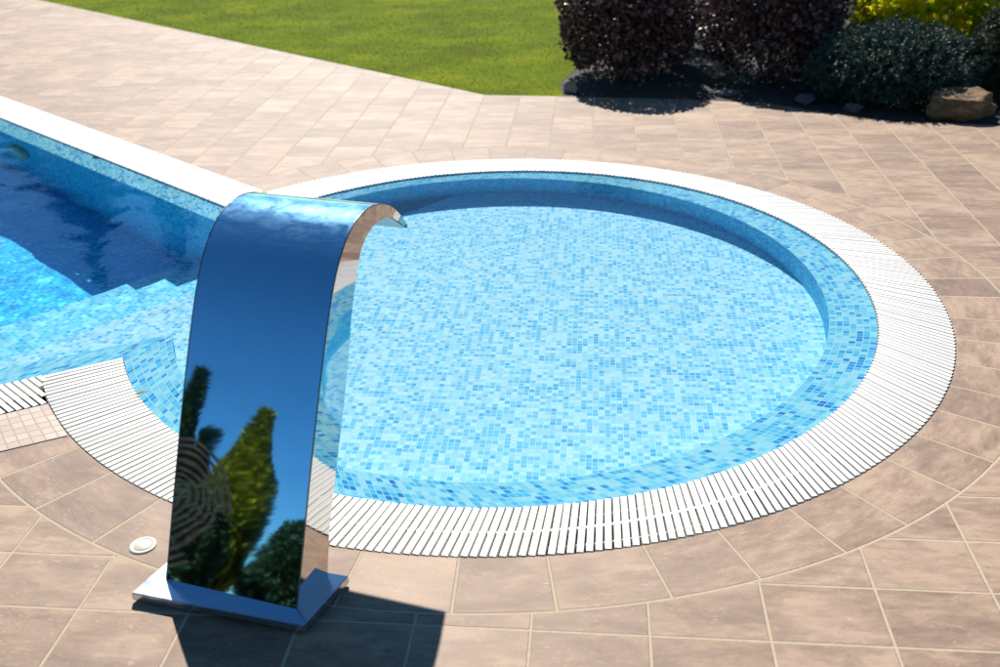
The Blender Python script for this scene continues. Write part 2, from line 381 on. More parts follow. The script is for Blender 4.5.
# water body with a rippled top
def in_poly(Q, poly):
    poly = np.array(poly); x, y = Q[:, 0], Q[:, 1]; ins = np.zeros(len(Q), bool)
    for i in range(len(poly)):
        x1, y1 = poly[i-1]; x2, y2 = poly[i]
        if y1 == y2: continue
        c = ((y1 > y) != (y2 > y)) & (x < (x2-x1)*(y-y1)/(y2-y1)+x1); ins ^= c
    return ins
def ripple(x, y):
    rs = np.random.default_rng(5); h = np.zeros_like(x)
    for i in range(26):
        lam = .088*(1.075**i); a = rs.uniform(0, 2*np.pi); kx, ky = 2*np.pi/lam*np.cos(a), 2*np.pi/lam*np.sin(a)
        h += .00020*(lam/.3)**.7*np.sin(kx*x+ky*y+rs.uniform(0, 6.28))
    amp = np.clip((-.9-x*.72+y*.69+.0)/1.0, 0, 1)  # livelier in the big pool
    return h*(.30+.65*amp)
def build_water():
    sp = .03
    xs, ys = np.arange(-4.6, 1.7, sp), np.arange(-1.8, 4.4, sp)
    X, Y = np.meshgrid(xs, ys); Q = np.stack([X.ravel(), Y.ravel()], 1); Q[::2, 0] += .004
    Wc = [q for q in W_in]
    inside = in_poly(Q, Wc)
    B = np.array(Wc)
    Q = Q[inside]
    dmin = np.full(len(Q), 9.)
    for i in range(0, len(B)): dmin = np.minimum(dmin, np.hypot(*(Q-B[i]).T))
    Q = Q[dmin > .018]
    nb = len(B); pts = [Vector(q) for q in B]+[Vector(q) for q in Q]
    vs, es, fs, *_ = geometry.delaunay_2d_cdt(pts, [], [list(range(nb))], 1, 1e-5)
    vs = np.array([tuple(v) for v in vs])
    Z = Z_W+ripple(vs[:, 0], vs[:, 1])
    top = np.column_stack([vs, Z])
    bm = bmesh.new()
    bv = [bm.verts.new(t) for t in top]
    for f in fs:
        a, b, c = (vs[i] for i in f[:3])
        f = list(f)
        if (b[0]-a[0])*(c[1]-a[1])-(b[1]-a[1])*(c[0]-a[0]) < 0: f.reverse()
        bm.faces.new([bv[i] for i in f]).smooth = True
    me = bpy.data.meshes.new('pool_water'); bm.to_mesh(me); bm.free(); me.materials.append(M['water'])
    o = bpy.data.objects.new('pool_water', me); C.objects.link(o); o['kind'] = 'structure'; return o
water = build_water()
if WATER_MODE == 'mnee':
    water.cycles.is_caustics_caster = True
    for o in receivers: o.cycles.is_caustics_receiver = True

# ------------------------------------------------------------------ gutters and gratings
def gutter(name, A, B):
    n = len(A); V = []
    for a, b in zip(A, B):
        V += [(*a, -.006), (*a, -.16), (*b, -.16), (*b, -.0005)]
    F = [(4*i+j, 4*i+4+j, 4*i+5+j, 4*i+1+j) for i in range(n-1) for j in range(3)]
    return mesh_obj(name, V, F, M['gutter'], kind='structure')
def off_in(poly, d):  # shift outline points away from the water
    out = []
    for i, q in enumerate(poly):
        a, b = poly[max(i-1, 0)], poly[min(i+1, len(poly)-1)]; t = (b-a)/np.hypot(*(b-a))
        out.append(q+np.array([-t[1], t[0]])*d)
    return out
gutter('gutter_channel', off_in(W_in, .006), off_in(W_out, .001))
def box_between(V, F, p0, p1, w0, w1, z0, z1, ch=.0016):
    """prism with chamfered top edges from p0 to p1 (plan points)"""
    d = (p1-p0)/np.hypot(*(p1-p0)); n = np.array([-d[1], d[0]]); b = len(V)
    for q, w in ((p0, w0), (p1, w1)):
        h = w/2
        for o, z in ((-h, z0), (-h, z1-ch), (-h+ch, z1), (h-ch, z1), (h, z1-ch), (h, z0)): V.append((*(q+n*o), z))
    for j in range(5): F.append((b+j, b+j+1, b+7+j, b+6+j))
    F.append((b+5, b, b+6, b+11)); F.append((b, b+5, b+4, b+3, b+2, b+1)); F.append((b+6, b+7, b+8, b+9, b+10, b+11))
def rail(V, F, pts, w, z0, z1):
    for a, b in zip(pts[:-1], pts[1:]): box_between(V, F, a, b, w, w, z0, z1, .001)
ZT, ZB = .0035, -.018
def lerp(a, b, t): return a+(b-a)*t
def grating(name, A, B, pitch, label, cat='grating', group=None, slat=.0190):
    """A inner polyline, B outer polyline, matched points"""
    L = [0]
    for i in range(1, len(A)): L.append(L[-1]+np.hypot(*(A[i]-A[i-1])))
    tot = L[-1]; n = int(tot/pitch); A_, B_ = np.array(A), np.array(B); L = np.array(L)
    at = lambda T, s: np.array([np.interp(s, L, T[:, 0]), np.interp(s, L, T[:, 1])])
    root = empty(name, (*((A_[0]+B_[0])/2), 0)); tag(root, label, cat, group)
    V, F = [], []
    for i in range(n):
        s = (i+.5)*tot/n+random.uniform(-.0006, .0006)
        a, b = at(A_, s), at(B_, s); zz = ZT+random.uniform(-.0007, .0007)
        box_between(V, F, lerp(a, b, .010), lerp(a, b, .997), slat, slat, ZB, zz)
    child(mesh_obj('slats', V, F, M['plastic']), root)
    AB = [(a, b) for a, b in zip(A, B) if np.hypot(*(b-a)) > .18]
    for t, w_, z0, z1 in ((.5, .011, ZB-.002, ZT-.0055), (.22, .005, ZB-.004, ZB+.006), (.78, .005, ZB-.004, ZB+.006)):
        V, F = [], []; rail(V, F, [lerp(a, b, t) for a, b in AB], w_, z0, z1)
        child(mesh_obj('connecting_bar', V, F, M['plastic']), root)
    return root
eps = .25
nA = 400
A = arc(r_in, aI-eps, aNI+.15, nA); B = arc(r_out, aO-eps, ang(np.array([-1.655, -.705]))+.15, nA)
if ang(np.array([-1.655, -.705])) > 0: pass
grating('overflow_grating', A, B, .0238, 'curved white slatted overflow grating around the round pool')
A = [CI-DF*(.0+LFAR*i/60) for i in range(61)]; B = [CO-DF*(.0+LFAR*i/60) for i in range(61)]
grating('overflow_grating', A, B, .0245, 'straight white slatted grating along the far edge of the deep pool')
S0 = np.array([-1.662, -.708]); SK = unit(-44)
A, B = [], []
for i in range(-30, 181):
    a = S0-DN*(.004+5*i/180); b = a+SK*.237
    for _ in range(60):
        if np.hypot(*b) < r_out(math.atan2(b[1], b[0]))+.005: b = b+(a-b)*.03
    if i >= 0 and np.hypot(*(b-a)) > .03: A.append(a); B.append(b)
grating('overflow_grating', A, B, .0262, 'short straight white grating with wide slanted slots at the left edge of the photo', slat=.0192)

# ------------------------------------------------------------------ paving
def band(name, ji, z):
    V, uv, F = [], [], []
    a = ji[0]; i = 0
    while a >= ji[-1]+1e-6 or i == 0:
        V0 = a; u = float(np.interp(-a, [-j for j in ji], range(len(ji))))
        for t in (0, .5, 1):
            q = lerp(P(r_out, a)*1.0015, P(r_ring, a), t); V.append((*q, z)); uv.append((u, .035+t*.985))
        a -= .9; i += 1
    a = ji[-1]
    for t in (0, .5, 1):
        q = lerp(P(r_out, a)*1.0015, P(r_ring, a), t); V.append((*q, z)); uv.append((len(ji)-1, .035+t*.985))
    n = len(V)//3
    for i in range(n-1):
        for j in (0, 1): F.append((3*i+j, 3*i+3+j, 3*i+4+j, 3*i+1+j))
    return mesh_obj(name, V, F, M['tile_ring'], uv=uv, kind='structure')
J = [-138.7, -132, -124.2, -117, -109.8, -102.5, -93.9, -86.4, -77.9, -70.9, -63.2, -56.7, -49.5, -43.4, -37.3, -31.4, -25.5, -19.2, -13.4, -7, -1.5]
J = [-152.5, -145.6]+J
a = -1.5
while a < 128: a += 6.6; J.append(a)
J[-1] = 134.3
J = sorted(J, reverse=True)
band('paving_ring', J, 0.0)
# paving limits: lawn corner and planting bed
LC = np.array([-.063, 3.397])
DLAWN = unit(-44.8)
bed_edge = [np.array(q) for q in ((.50, 3.30), (1.35, 3.12), (1.9, 2.95), (2.25, 2.62), (2.55, 2.42), (3.2, 2.26), (4.2, 1.9), (6.5, 1.2))]
lawn_far = LC-DLAWN*22
pave = [lawn_far, LC]+bed_edge+[np.array(q) for q in ((9, .5), (9, -9), (-16, -9), (-26, 8))]
nf = 0
hole = []
for q in W_out:
    hole.append(q)
RH = [P(r_ring, J[0]+(J[-1]-J[0])*i/300) for i in range(301)]
hole = W_out[:40]+[CO]+RH+[P(r_out, J[-1])]+[P(r_out, J[-1]+(aNO-J[-1])*i/12) for i in range(1, 13)]+[NOc-DN*LNEAR*i/40 for i in range(1, 41)]
flat('paving', pave, 0.0, M['tile_grid'], holes=(hole,))
terr = [np.array(q) for q in ((-300, -300), (300, -300), (300, 300), (-300, 300))]
flat('ground', terr, -.045, M['grass_ground'], holes=(W_out,))
# cobble strip beside the straight near grating
c0 = NO+(-NF*0); cn = np.array([DN[1], -DN[0]])
A = [NO-DN*(-.0+5*i/30)+cn*.006 for i in range(31)]; B = [np.array([-1.42, -1.125])-unit(25.0)*5*i/30 for i in range(31)]
A[0] = P(r_out, ang(A[0]))*1.004; B[0] = P(r_out, ang(B[0]))*1.004
V, uv, F = [], [], []
for i, (a, b) in enumerate(zip(A, B)):
    V += [(*a, .0025), (*b, .0025)]; uv += [(float(a@DN), 0), (float(a@DN), .216)]
F = [(2*i, 2*i+2, 2*i+3, 2*i+1) for i in range(30)]
mesh_obj('cobble_strip', V, F, M['cobbles'], uv=uv, kind='structure')

# ------------------------------------------------------------------ lawn, bed
lawn_poly = [lawn_far, LC, bed_edge[0], np.array([.50, 3.7]), np.array([.8, 4.6]), np.array([3, 9]), np.array([14, 16]), np.array([-10, 30])]
flat('lawn', lawn_poly, -.002, M['lawn_turf'])
bed_poly = [bed_edge[0]]+bed_edge[1:]+[np.array(q) for q in ((14, 3), (14, 16), (3, 9), (.8, 4.6), (.50, 3.7))]
flat('planting_soil', bed_poly, -.004, M['soil'])
def blades(n):
    xs, ys = RNG.uniform(-7, 2.4, n*2), RNG.uniform(3.0, 10.5, n*2); Q = np.stack([xs, ys], 1)
    Q = Q[in_poly(Q, lawn_poly)]
    w = 1/(1+(Q[:, 1]-3)*.18); Q = Q[RNG.uniform(0, 1, len(Q)) < w][:n]; m = len(Q)
    h = RNG.uniform(.008, .018, m)*(1+.0*Q[:, 0]); a = RNG.uniform(0, 6.28, m); wd = RNG.uniform(.003, .006, m)*(1+(Q[:, 1]-3)*.12)
    lean = RNG.normal(0, .014, (m, 2))
    base = np.column_stack([Q, np.full(m, -.008)])
    sd = np.column_stack([np.cos(a)*wd, np.sin(a)*wd, np.zeros(m)])
    tip = base+np.column_stack([lean, h])
    V = np.concatenate([base-sd, base+sd, tip]); F = np.column_stack([np.arange(m), np.arange(m)+m, np.arange(m)+2*m])
    patch = np.clip(.5+.9*(np.sin(Q[:, 0]*1.7+Q[:, 1]*.9)*np.sin(Q[:, 1]*1.3-Q[:, 0]*.6))*.35+RNG.normal(0, .09, m), 0, 1)
    return tag(fast_mesh('grass', V, F, M['grass_blade'], attr=patch), 'short green lawn grass', 'grass', kind='stuff')
blades(90000)

# ------------------------------------------------------------------ vegetation
def blob_points(n, rad, seed, squash=1.0, shell=.35, lumps=9, bottom=-.8):
    """points in the outer shell of a lumpy ellipsoid, unit-ish normal returned"""
    rs = np.random.default_rng(seed)
    v = rs.normal(size=(n*2, 3)); v /= np.linalg.norm(v, axis=1, keepdims=True); v = v[v[:, 2] > bottom][:n]
    L = rs.normal(size=(lumps, 3)); L /= np.linalg.norm(L, axis=1, keepdims=True)
    b = np.max(v@L.T, axis=1); r = .80+.24*b+.07*np.sin(v[:, 0]*9+seed)*np.sin(v[:, 1]*8)*np.sin(v[:, 2]*9)
    r *= 1-shell*rs.uniform(0, 1, len(v))**2
    return v*r[:, None]*np.array(rad), v
def leaf_quads(Pn, N, size, seed, elong=1.5, spread=.9, attr_bias=None):
    rs = np.random.default_rng(seed); m = len(Pn)
    d = N+rs.normal(0, spread, (m, 3)); d /= np.linalg.norm(d, axis=1, keepdims=True)
    s = np.cross(d, rs.normal(size=(m, 3))); s /= np.linalg.norm(s, axis=1, keepdims=True)
    L = size*rs.uniform(.6, 1.3, m)[:, None]
    q0 = Pn; q1 = Pn+d*L*elong*.5+s*L*.38; q2 = Pn+d*L*elong; q3 = Pn+d*L*elong*.5-s*L*.38
    V = np.concatenate([q0, q1, q2, q3]); i = np.arange(m)
    return V, np.column_stack([i, i+m, i+2*m, i+3*m])
def tube_mesh(name, paths, mat, parent=None, sides=7):
    V, F = [], []
    for pts in paths:
        b = len(V)
        for i, (p, r) in enumerate(pts):
            p = Vector(p); q = Vector(pts[min(i+1, len(pts)-1)][0])-Vector(pts[max(i-1, 0)][0]); q.normalize()
            x = q.orthogonal().normalized(); y = q.cross(x)
            for j in range(sides):
                t = 2*math.pi*j/sides; V.append(p+(x*math.cos(t)+y*math.sin(t))*r)
        for i in range(len(pts)-1):
            for j in range(sides): F.append((b+i*sides+j, b+i*sides+(j+1) % sides, b+(i+1)*sides+(j+1) % sides, b+(i+1)*sides+j))
    return mesh_obj(name, V, F, mat, parent, smooth=True)
def bush(name, loc, rad, n, leaf, mat, label, cat='bush', seed=1, group=None, elong=1.5, spread=.9, zc=None, shell=.4, stems=9, core=True):
    root = empty(name, loc); tag(root, label, cat, group)
    zc = rad[2]*.78 if zc is None else zc
    Q, N = blob_points(n, rad, seed, shell=shell); Q = Q+np.array([0, 0, zc]); ok = Q[:, 2] > .01; Q, N = Q[ok], N[ok]
    V, F = leaf_quads(Q, N, leaf, seed, elong, spread)
    a = np.random.default_rng(seed).uniform(0, 1, len(F))
    fast_mesh('foliage', V, F, mat, root, a)
    rs = random.Random(seed); paths = []
    for i in range(stems):
        t = rs.uniform(0, 6.28); k_ = rs.uniform(.35, .75)
        e = Vector((math.cos(t)*rad[0]*k_, math.sin(t)*rad[1]*k_, zc+rad[2]*rs.uniform(.0, .5)))
        s0 = Vector((math.cos(t)*.03, math.sin(t)*.03, -.02))
        paths.append([(s0, .012), (s0.lerp(e, .5)+Vector((0, 0, .05)), .008), (e, .004)])
    tube_mesh('stem', paths, M['bark'], root)
    return root
bush('barberry_bush', (1.00, 3.90, 0), (.50, .48, .47), 17000, .033, M['purple_leaf'], 'rounded dark purple barberry bush at the corner of the lawn', seed=3, group='purple barberry bushes', zc=.44, elong=1.2, spread=1.3, shell=.75)
bush('barberry_bush', (2.10, 3.76, 0), (.52, .48, .47), 17000, .033, M['purple_leaf'], 'dark purple barberry bush between its rounded twin and the blue-green juniper', seed=8, group='purple barberry bushes', zc=.46, elong=1.2, spread=1.3, shell=.75)
def sprays(name, loc, rad, n, mat, label, seed, cat='shrub', ln=.09, zc=None, flat_=.4, per=34, group=None, droop=.0, needle=.02, wid=.0035):
    """needle sprays: clusters of thin blades along outward twigs"""
    rs = np.random.default_rng(seed); root = empty(name, loc); tag(root, label, cat, group)
    zc = rad[2]*.55 if zc is None else zc
    Q, N = blob_points(n, rad, seed, shell=.5, lumps=12); Q = Q+np.array([0, 0, zc]); ok = Q[:, 2] > .02; Q, N = Q[ok], N[ok]
    D = N*np.array([1, 1, flat_])+rs.normal(0, .35, N.shape); D[:, 2] -= droop; D /= np.linalg.norm(D, axis=1, keepdims=True)
    m = len(Q); t = rs.uniform(0, 1, (m, per, 1)); L = ln*rs.uniform(.6, 1.3, (m, 1, 1))
    base = Q[:, None]+D[:, None]*t*L+rs.normal(0, .006, (m, per, 3))
    nd = D[:, None]+rs.normal(0, .75, (m, per, 3)); nd /= np.linalg.norm(nd, axis=2, keepdims=True)
    s = np.cross(nd, rs.normal(size=(m, per, 3))); s /= np.linalg.norm(s, axis=2, keepdims=True)
    tip = base+nd*needle*rs.uniform(.6, 1.3, (m, per, 1))
    b = base.reshape(-1, 3); s = s.reshape(-1, 3)*wid; tip = tip.reshape(-1, 3); K = len(b)
    V = np.concatenate([b-s, b+s, tip]); i = np.arange(K)
    a = np.clip(np.repeat(rs.uniform(0, 1, m), per)*.7+rs.uniform(0, .3, K), 0, 1)
    fast_mesh('foliage', V, np.column_stack([i, i+K, i+2*K]), mat, root, a)
    r_ = random.Random(seed); paths = []
    for j in range(8):
        th = r_.uniform(0, 6.28); e = Vector((math.cos(th)*rad[0]*.6, math.sin(th)*rad[1]*.6, zc+rad[2]*.2))
        paths.append([(Vector((0, 0, -.02)), .014), (e*.5, .009), (e, .004)])
    tube_mesh('stem', paths, M['bark'], root)
    return root
sprays('juniper_shrub', (2.80, 3.12, 0), (.52, .46, .24), 3600, M['juniper_leaf'], 'low spreading blue-green juniper beside the golden rock', 21, zc=.19, wid=.0045)
sprays('golden_shrub', (3.45, 3.92, 0), (.58, .36, .40), 1500, M['gold_leaf'], 'bright yellow-green shrub behind the blue-green juniper', 22, ln=.12, zc=.45, needle=.045, wid=.010, per=24)
sprays('conifer_shrub', (3.66, 2.98, 0), (.34, .34, .38), 2000, M['dark_leaf'], 'dark green conifer shrub at the right edge above the golden rock', 23, zc=.32)
sprays('conifer_shrub', (2.75, 4.35, 0), (.55, .40, .42), 2200, M['dark_leaf'], 'dark green conifer in the shade behind the purple bushes', 24, zc=.36)
sprays('conifer_shrub', (1.45, 4.75, 0), (.5, .40, .5), 2000, M['dark_leaf'], 'dark green conifer standing behind the gap between the purple bushes', 26, zc=.4)
def rock(name, loc, rad, mat, label, seed, rz=0, cat='rock', group=None):
    bm = bmesh.new(); bmesh.ops.create_icosphere(bm, subdivisions=4, radius=1)
    rs = random.Random(seed); pl = []
    for _ in range(13):
        v = Vector((rs.gauss(0, 1), rs.gauss(0, 1), rs.gauss(0, .8))).normalized(); pl.append((v, rs.uniform(.62, .9)))
    from mathutils import noise
    for v in bm.verts:
        p = v.co.copy()
        for n_, d in pl:
            t = p.dot(n_)
            if t > d: p -= n_*(t-d)*.93
        p += v.co*(noise.fractal(p*1.7+Vector((seed, 0, 0)), .8, 2, 6)*.16+noise.fractal(Vector((p.x*1.5, p.y*1.5, p.z*6))+Vector((seed, 3, 0)), .8, 2, 4)*.05)
        v.co = Vector((p.x*rad[0], p.y*rad[1], p.z*rad[2]))
    me = bpy.data.meshes.new(name); bm.to_mesh(me); bm.free(); me.materials.append(mat)
    for f in me.polygons: f.use_smooth = True
    o = bpy.data.objects.new(name, me); C.objects.link(o); o.location = loc; o.rotation_euler = (0, 0, rz)
    return tag(o, label, cat, group)
rock('garden_rock', (3.03, 2.50, .07), (.25, .16, .125), M['rock_gold'], 'large golden brown rock at the paving edge beside the juniper', 5, R(-12))
rock('garden_rock', (3.17, 2.86, .17), (.09, .09, .17), M['rock_pale'], 'upright pale rock between the juniper and the conifer at right', 9, R(20))
rock('garden_rock', (.56, 3.44, .02), (.07, .05, .06), M['rock_pale'], 'small pale stone at the foot of the left purple bush', 12)
for i, (x, y, s) in enumerate(((1.66, 3.22, .09), (2.16, 2.98, .10), (2.40, 2.72, .08))):
    rock('garden_rock', (x, y, .01), (s, s*.7, s*.5), M['stone_grey'],
         ['flat stone in the shade under the middle purple bush', 'flat stone in the shade between purple bush and juniper', 'flat stone in the shade under the juniper'][i], 30+i, i*1.1)
rock('stone_block', (2.52, 3.66, .22), (.10, .10, .24), M['stone_grey'], 'grey-violet upright stone between the right purple bush and the juniper', 41, .3, 'rock')
rock('stone_block', (1.50, 4.25, .3), (.12, .12, .42), M['stone_grey'], 'grey-violet stone behind the gap between the two purple bushes', 42, .5, 'rock')

# trees (seen in the reflections on water and steel)
def cypress(name, loc, h, w, mat, label, seed, cat='tree', group=None, n=14000, leaf=.09, shape=1.0, wavy=.08):
    rs = np.random.default_rng(seed); root = empty(name, loc); tag(root, label, cat, group)
    z = rs.uniform(0, 1, n)**.85
    prof = np.sin(np.pi*np.clip(z*.93+.07, 0, 1)**(.62*shape))**.8*(1-z**6*.4)*np.clip((1.02-z)*2.2, 0, 1)
    a = rs.uniform(0, 2*np.pi, n)
    rr = w*prof*(1+wavy*np.sin(a*3+z*9+seed)+wavy*np.sin(a*5-z*21))*(.62+.38*rs.uniform(0, 1, n)**.5)
    Q = np.stack([rr*np.cos(a), rr*np.sin(a), .05*h+z*h*.95], 1)
    N = np.stack([np.cos(a)*.5, np.sin(a)*.5, np.full(n, 1.1)], 1)
    V, F = leaf_quads(Q, N, leaf, seed, 2.2, .35)
    fast_mesh('crown', V, F, mat, root, rs.uniform(0, 1, n))
    tube_mesh('trunk', [[((0, 0, -.05), w*.16), ((0, 0, h*.4), w*.11), ((0, 0, h*.9), w*.03)]], M['bark'], root)
    return root
cypress('cypress_tree', (-11.15, 22.0, 0), 9.3, 2.0, M['cypress_leaf'], 'tallest dark cypress beyond the lawn, mirrored as the broad dark band in the deep pool', 51, group='cypresses beyond the lawn', leaf=.13, n=16000, wavy=.03)
cypress('cypress_tree', (-8.9, 22.0, 0), 8.9, 1.4, M['cypress_leaf'], 'slimmer cypress beyond the lawn, mirrored as the narrow dark band beside the cascade', 52, group='cypresses beyond the lawn', leaf=.13, n=14000, wavy=.03)
cypress('cypress_tree', (-14.4, 22.0, 0), 5.9, .9, M['cypress_leaf'], 'lowest cypress beyond the lawn, mirrored at the left edge of the deep pool', 53, group='cypresses beyond the lawn', leaf=.13, n=9000, wavy=.03)
cypress('golden_cypress', (-5.27, -5.79, -.03), 1.98, .25, M['golden_cypress'], 'golden green conical cypress mirrored in the middle of the steel', 61, leaf=.045, n=24000, wavy=.05)
cypress('cypress_tree', (-6.05, -5.58, -.03), 2.42, .17, M['cypress_leaf'], 'narrow dark cypress with a pointed tip mirrored at the left of the steel', 62, leaf=.05, n=9000)
cypress('cypress_tree', (-6.22, -6.08, -.03), 1.75, .16, M['cypress_leaf'], 'small dark cypress mirrored just left of the golden one', 64, leaf=.05, n=7000)
bush('evergreen_bush', (-6.45, -5.70, -.03), (.42, .42, .66), 12000, .05, M['cypress_leaf'], 'dark evergreen bush mirrored at the left edge of the steel', seed=65, zc=1.0)
bush('evergreen_bush', (-4.42, -5.88, -.03), (.30, .30, .46), 12000, .035, M['cypress_leaf'], 'rounded dark evergreen bush mirrored at the right of the steel', seed=63, zc=.42)
bush('evergreen_bush', (-4.66, -4.86, -.03), (.42, .24, .46), 12000, .035, M['cypress_leaf'], 'dark evergreen added as backing behind the curved slat screen', seed=67, zc=.42, shell=.6)  # added backing, darkens the gaps between the slats in the steel's reflection
bush('evergreen_bush', (-4.95, -7.3, -.03), (1.6, .5, .38), 14000, .05, M['cypress_leaf'], 'low dark hedge behind the golden cypress', seed=66, zc=.3)
# ------------------------------------------------------------------ water cascade
CA = -19.1
e1, e2 = unit(CA), unit(CA+90)
PR = np.array([-.519, -1.999]); WD = .377
front = [(0, .03), (.0485, .14), (.0945, .243), (.138, .338), (.188, .445), (.234, .54), (.282, .635), (.325, .712), (.368, .775), (.415, .824), (.47, .858), (.53, .875), (.59, .876), (.655, .86), (.715, .832), (.765, .79), (.806, .745)]
back = [(.135, .03), (.165, .12), (.232, .271), (.30, .41), (.355, .525), (.40, .64), (.44, .715), (.478, .775), (.52, .81), (.575, .826), (.635, .826), (.695, .808), (.745, .776), (.798, .738)]
def smooth_curve(pts, m=8):
    P_ = [np.array(q) for q in pts]; P_ = [2*P_[0]-P_[1]]+P_+[2*P_[-1]-P_[-2]]; out = []
    for i in range(1, len(P_)-2):
        for j in range(m):
            t = j/m; a, b, c, d = P_[i-1:i+3]
            out.append(.5*(2*b+(c-a)*t+(2*a-5*b+4*c-d)*t*t+(3*b-a-3*c+d)*t**3))
    out.append(P_[-2]); out = np.array(out)
    for _ in range(14): out[1:-1] = .25*out[:-2]+.5*out[1:-1]+.25*out[2:]
    return out
fc, bc = smooth_curve(front), smooth_curve(back)
def W3(s, z, t): q = PR-e1*t+e2*s; return (q[0], q[1], z)
casc = empty('water_cascade', (*(PR-e1*WD/2+e2*.07), 0)); tag(casc, 'tall polished steel water cascade curving over the edge of the round pool', 'pool fountain')
def sheet(name, curve, mat, thick, side=1):
    """curved sheet with thickness, extruded across the width"""
    n = len(curve); T = np.gradient(curve, axis=0); T /= np.linalg.norm(T, axis=1, keepdims=True)
    Nn = np.stack([T[:, 1], -T[:, 0]], 1)*side; inner = curve+Nn*thick
    V, F = [], []; K = 9
    for cv in (curve, inner):
        for s, z in cv:
            for j in range(K): V.append(W3(s, z, WD*j/(K-1)))
    for L in (0, 1):
        b = L*n*K
        for i in range(n-1):
            for j in range(K-1): F.append((b+i*K+j, b+i*K+j+1, b+(i+1)*K+j+1, b+(i+1)*K+j))
    o = n*K
    for i in range(n-1):
        for j in (0, K-1): F.append((i*K+j, (i+1)*K+j, o+(i+1)*K+j, o+i*K+j))
    for j in range(K-1):
        for i in (0, n-1): F.append((i*K+j, i*K+j+1, o+i*K+j+1, o+i*K+j))
    ob = mesh_obj(name, V, F, mat, smooth=True)
    bm = bmesh.new(); bm.from_mesh(ob.data); bmesh.ops.recalc_face_normals(bm, faces=bm.faces)
    for e in bm.edges:
        if len(e.link_faces) == 2 and e.link_faces[0].normal.angle(e.link_faces[1].normal) > R(50): e.smooth = False
    bm.to_mesh(ob.data); bm.free()
    return child(ob, casc)
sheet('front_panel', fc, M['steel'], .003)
sheet('back_panel', bc, M['steel_back'], .003, -1)
def side_panel(t, nm):
    bm = bmesh.new()
    poly = [W3(s, z, t) for s, z in fc[::2]]+[W3(s, z, t) for s, z in bc[::-2]]
    m_ = len(fc[::2])
    fp = [fc[int(i*(len(fc)-1)/60)] for i in range(61)]; bp = [bc[int(i*(len(bc)-1)/60)] for i in range(61)]
    V, F = [], []
    for dt in (0, .0025 if t == 0 else -.0025):
        for (a, b) in zip(fp, bp):
            c = (a+b)/2; ia = a+(c-a)*min(1, .0008/max(np.hypot(*(c-a)), 1e-6)); V += [W3(*ia, t+dt), W3(*b, t+dt+(-1 if t < .1 else 1)*.10*np.hypot(*(b-a)))]
    for L in (0, 1):
        for i in range(60): F.append((L*122+2*i, L*122+2*i+1, L*122+2*i+3, L*122+2*i+2))
    o = mesh_obj(nm, V, F, M['steel_side'], smooth=True); bm = bmesh.new(); bm.from_mesh(o.data); bmesh.ops.recalc_face_normals(bm, faces=bm.faces); bm.to_mesh(o.data); bm.free()
    return child(o, casc)
side_panel(-.0006, 'side_panel'); side_panel(WD+.0006, 'side_panel')
# dark welded seam along both front edges
for t in (-.001, WD+.001):
    child(tube_mesh('edge_seam', [[(W3(s, z, t), .0016) for s, z in fc[::3]]], M['seam']), casc)
# base plate: box-section slab, bevelled
bm = bmesh.new()
c0, c1, c2 = np.array([-.953, -1.925]), np.array([-.492, -2.057]), np.array([-.405, -1.880])
ps = [c0, c1, c2, c0+c2-c1]
b = [bm.verts.new((*q, .006)) for q in ps]; t_ = [bm.verts.new((*q, .030)) for q in ps]
bm.faces.new(b[::-1]); bm.faces.new(t_)
for i in range(4): bm.faces.new((b[i], b[(i+1) % 4], t_[(i+1) % 4], t_[i]))
bmesh.ops.bevel(bm, geom=bm.edges[:], offset=.0022, segments=2, affect='EDGES'); bmesh.ops.recalc_face_normals(bm, faces=bm.faces)
me = bpy.data.meshes.new('base_plate'); bm.to_mesh(me); bm.free(); me.materials.append(M['basesteel'])
o = bpy.data.objects.new('base_plate', me); C.objects.link(o); child(o, casc)
cc = sum(ps)/4
V = [(*(cc+(q-cc)*.8), z) for z in (.0045, .0065) for q in ps]
o = mesh_obj('foot_pad', V, [(0, 1, 2, 3), (4, 5, 6, 7), (0, 1, 5, 4), (1, 2, 6, 5), (2, 3, 7, 6), (3, 0, 4, 7)], M['seam']); child(o, casc)

# ------------------------------------------------------------------ small things
def lathe(name, prof, loc, mat, parent=None, seg=48, tilt=None):
    V, F = [], []
    for r_, z in prof:
        for j in range(seg): V.append((r_*math.cos(2*math.pi*j/seg), r_*math.sin(2*math.pi*j/seg), z))
    for i in range(len(prof)-1):
        for j in range(seg): F.append((i*seg+j, i*seg+(j+1) % seg, (i+1)*seg+(j+1) % seg, (i+1)*seg+j))
    F.append(tuple(range(seg))[::-1]); F.append(tuple((len(prof)-1)*seg+j for j in range(seg)))
    o = mesh_obj(name, V, F, mat, parent, smooth=True); o.location = loc
    return o
lid = empty('deck_inlet', (-.996, -1.700, -.0045)); tag(lid, 'small round cream button cap on the tiles left of the steel cascade', 'deck cap')
lathe('rim', [(.0375, 0), (.0375, .006), (.035, .0085), (.0275, .009), (.0262, .0078)], (0, 0, 0), M['lid'], lid)
lathe('cap', [(.0255, .002), (.0255, .0080), (.024, .0092), (.001, .0100)], (0, 0, 0), M['lid'], lid)
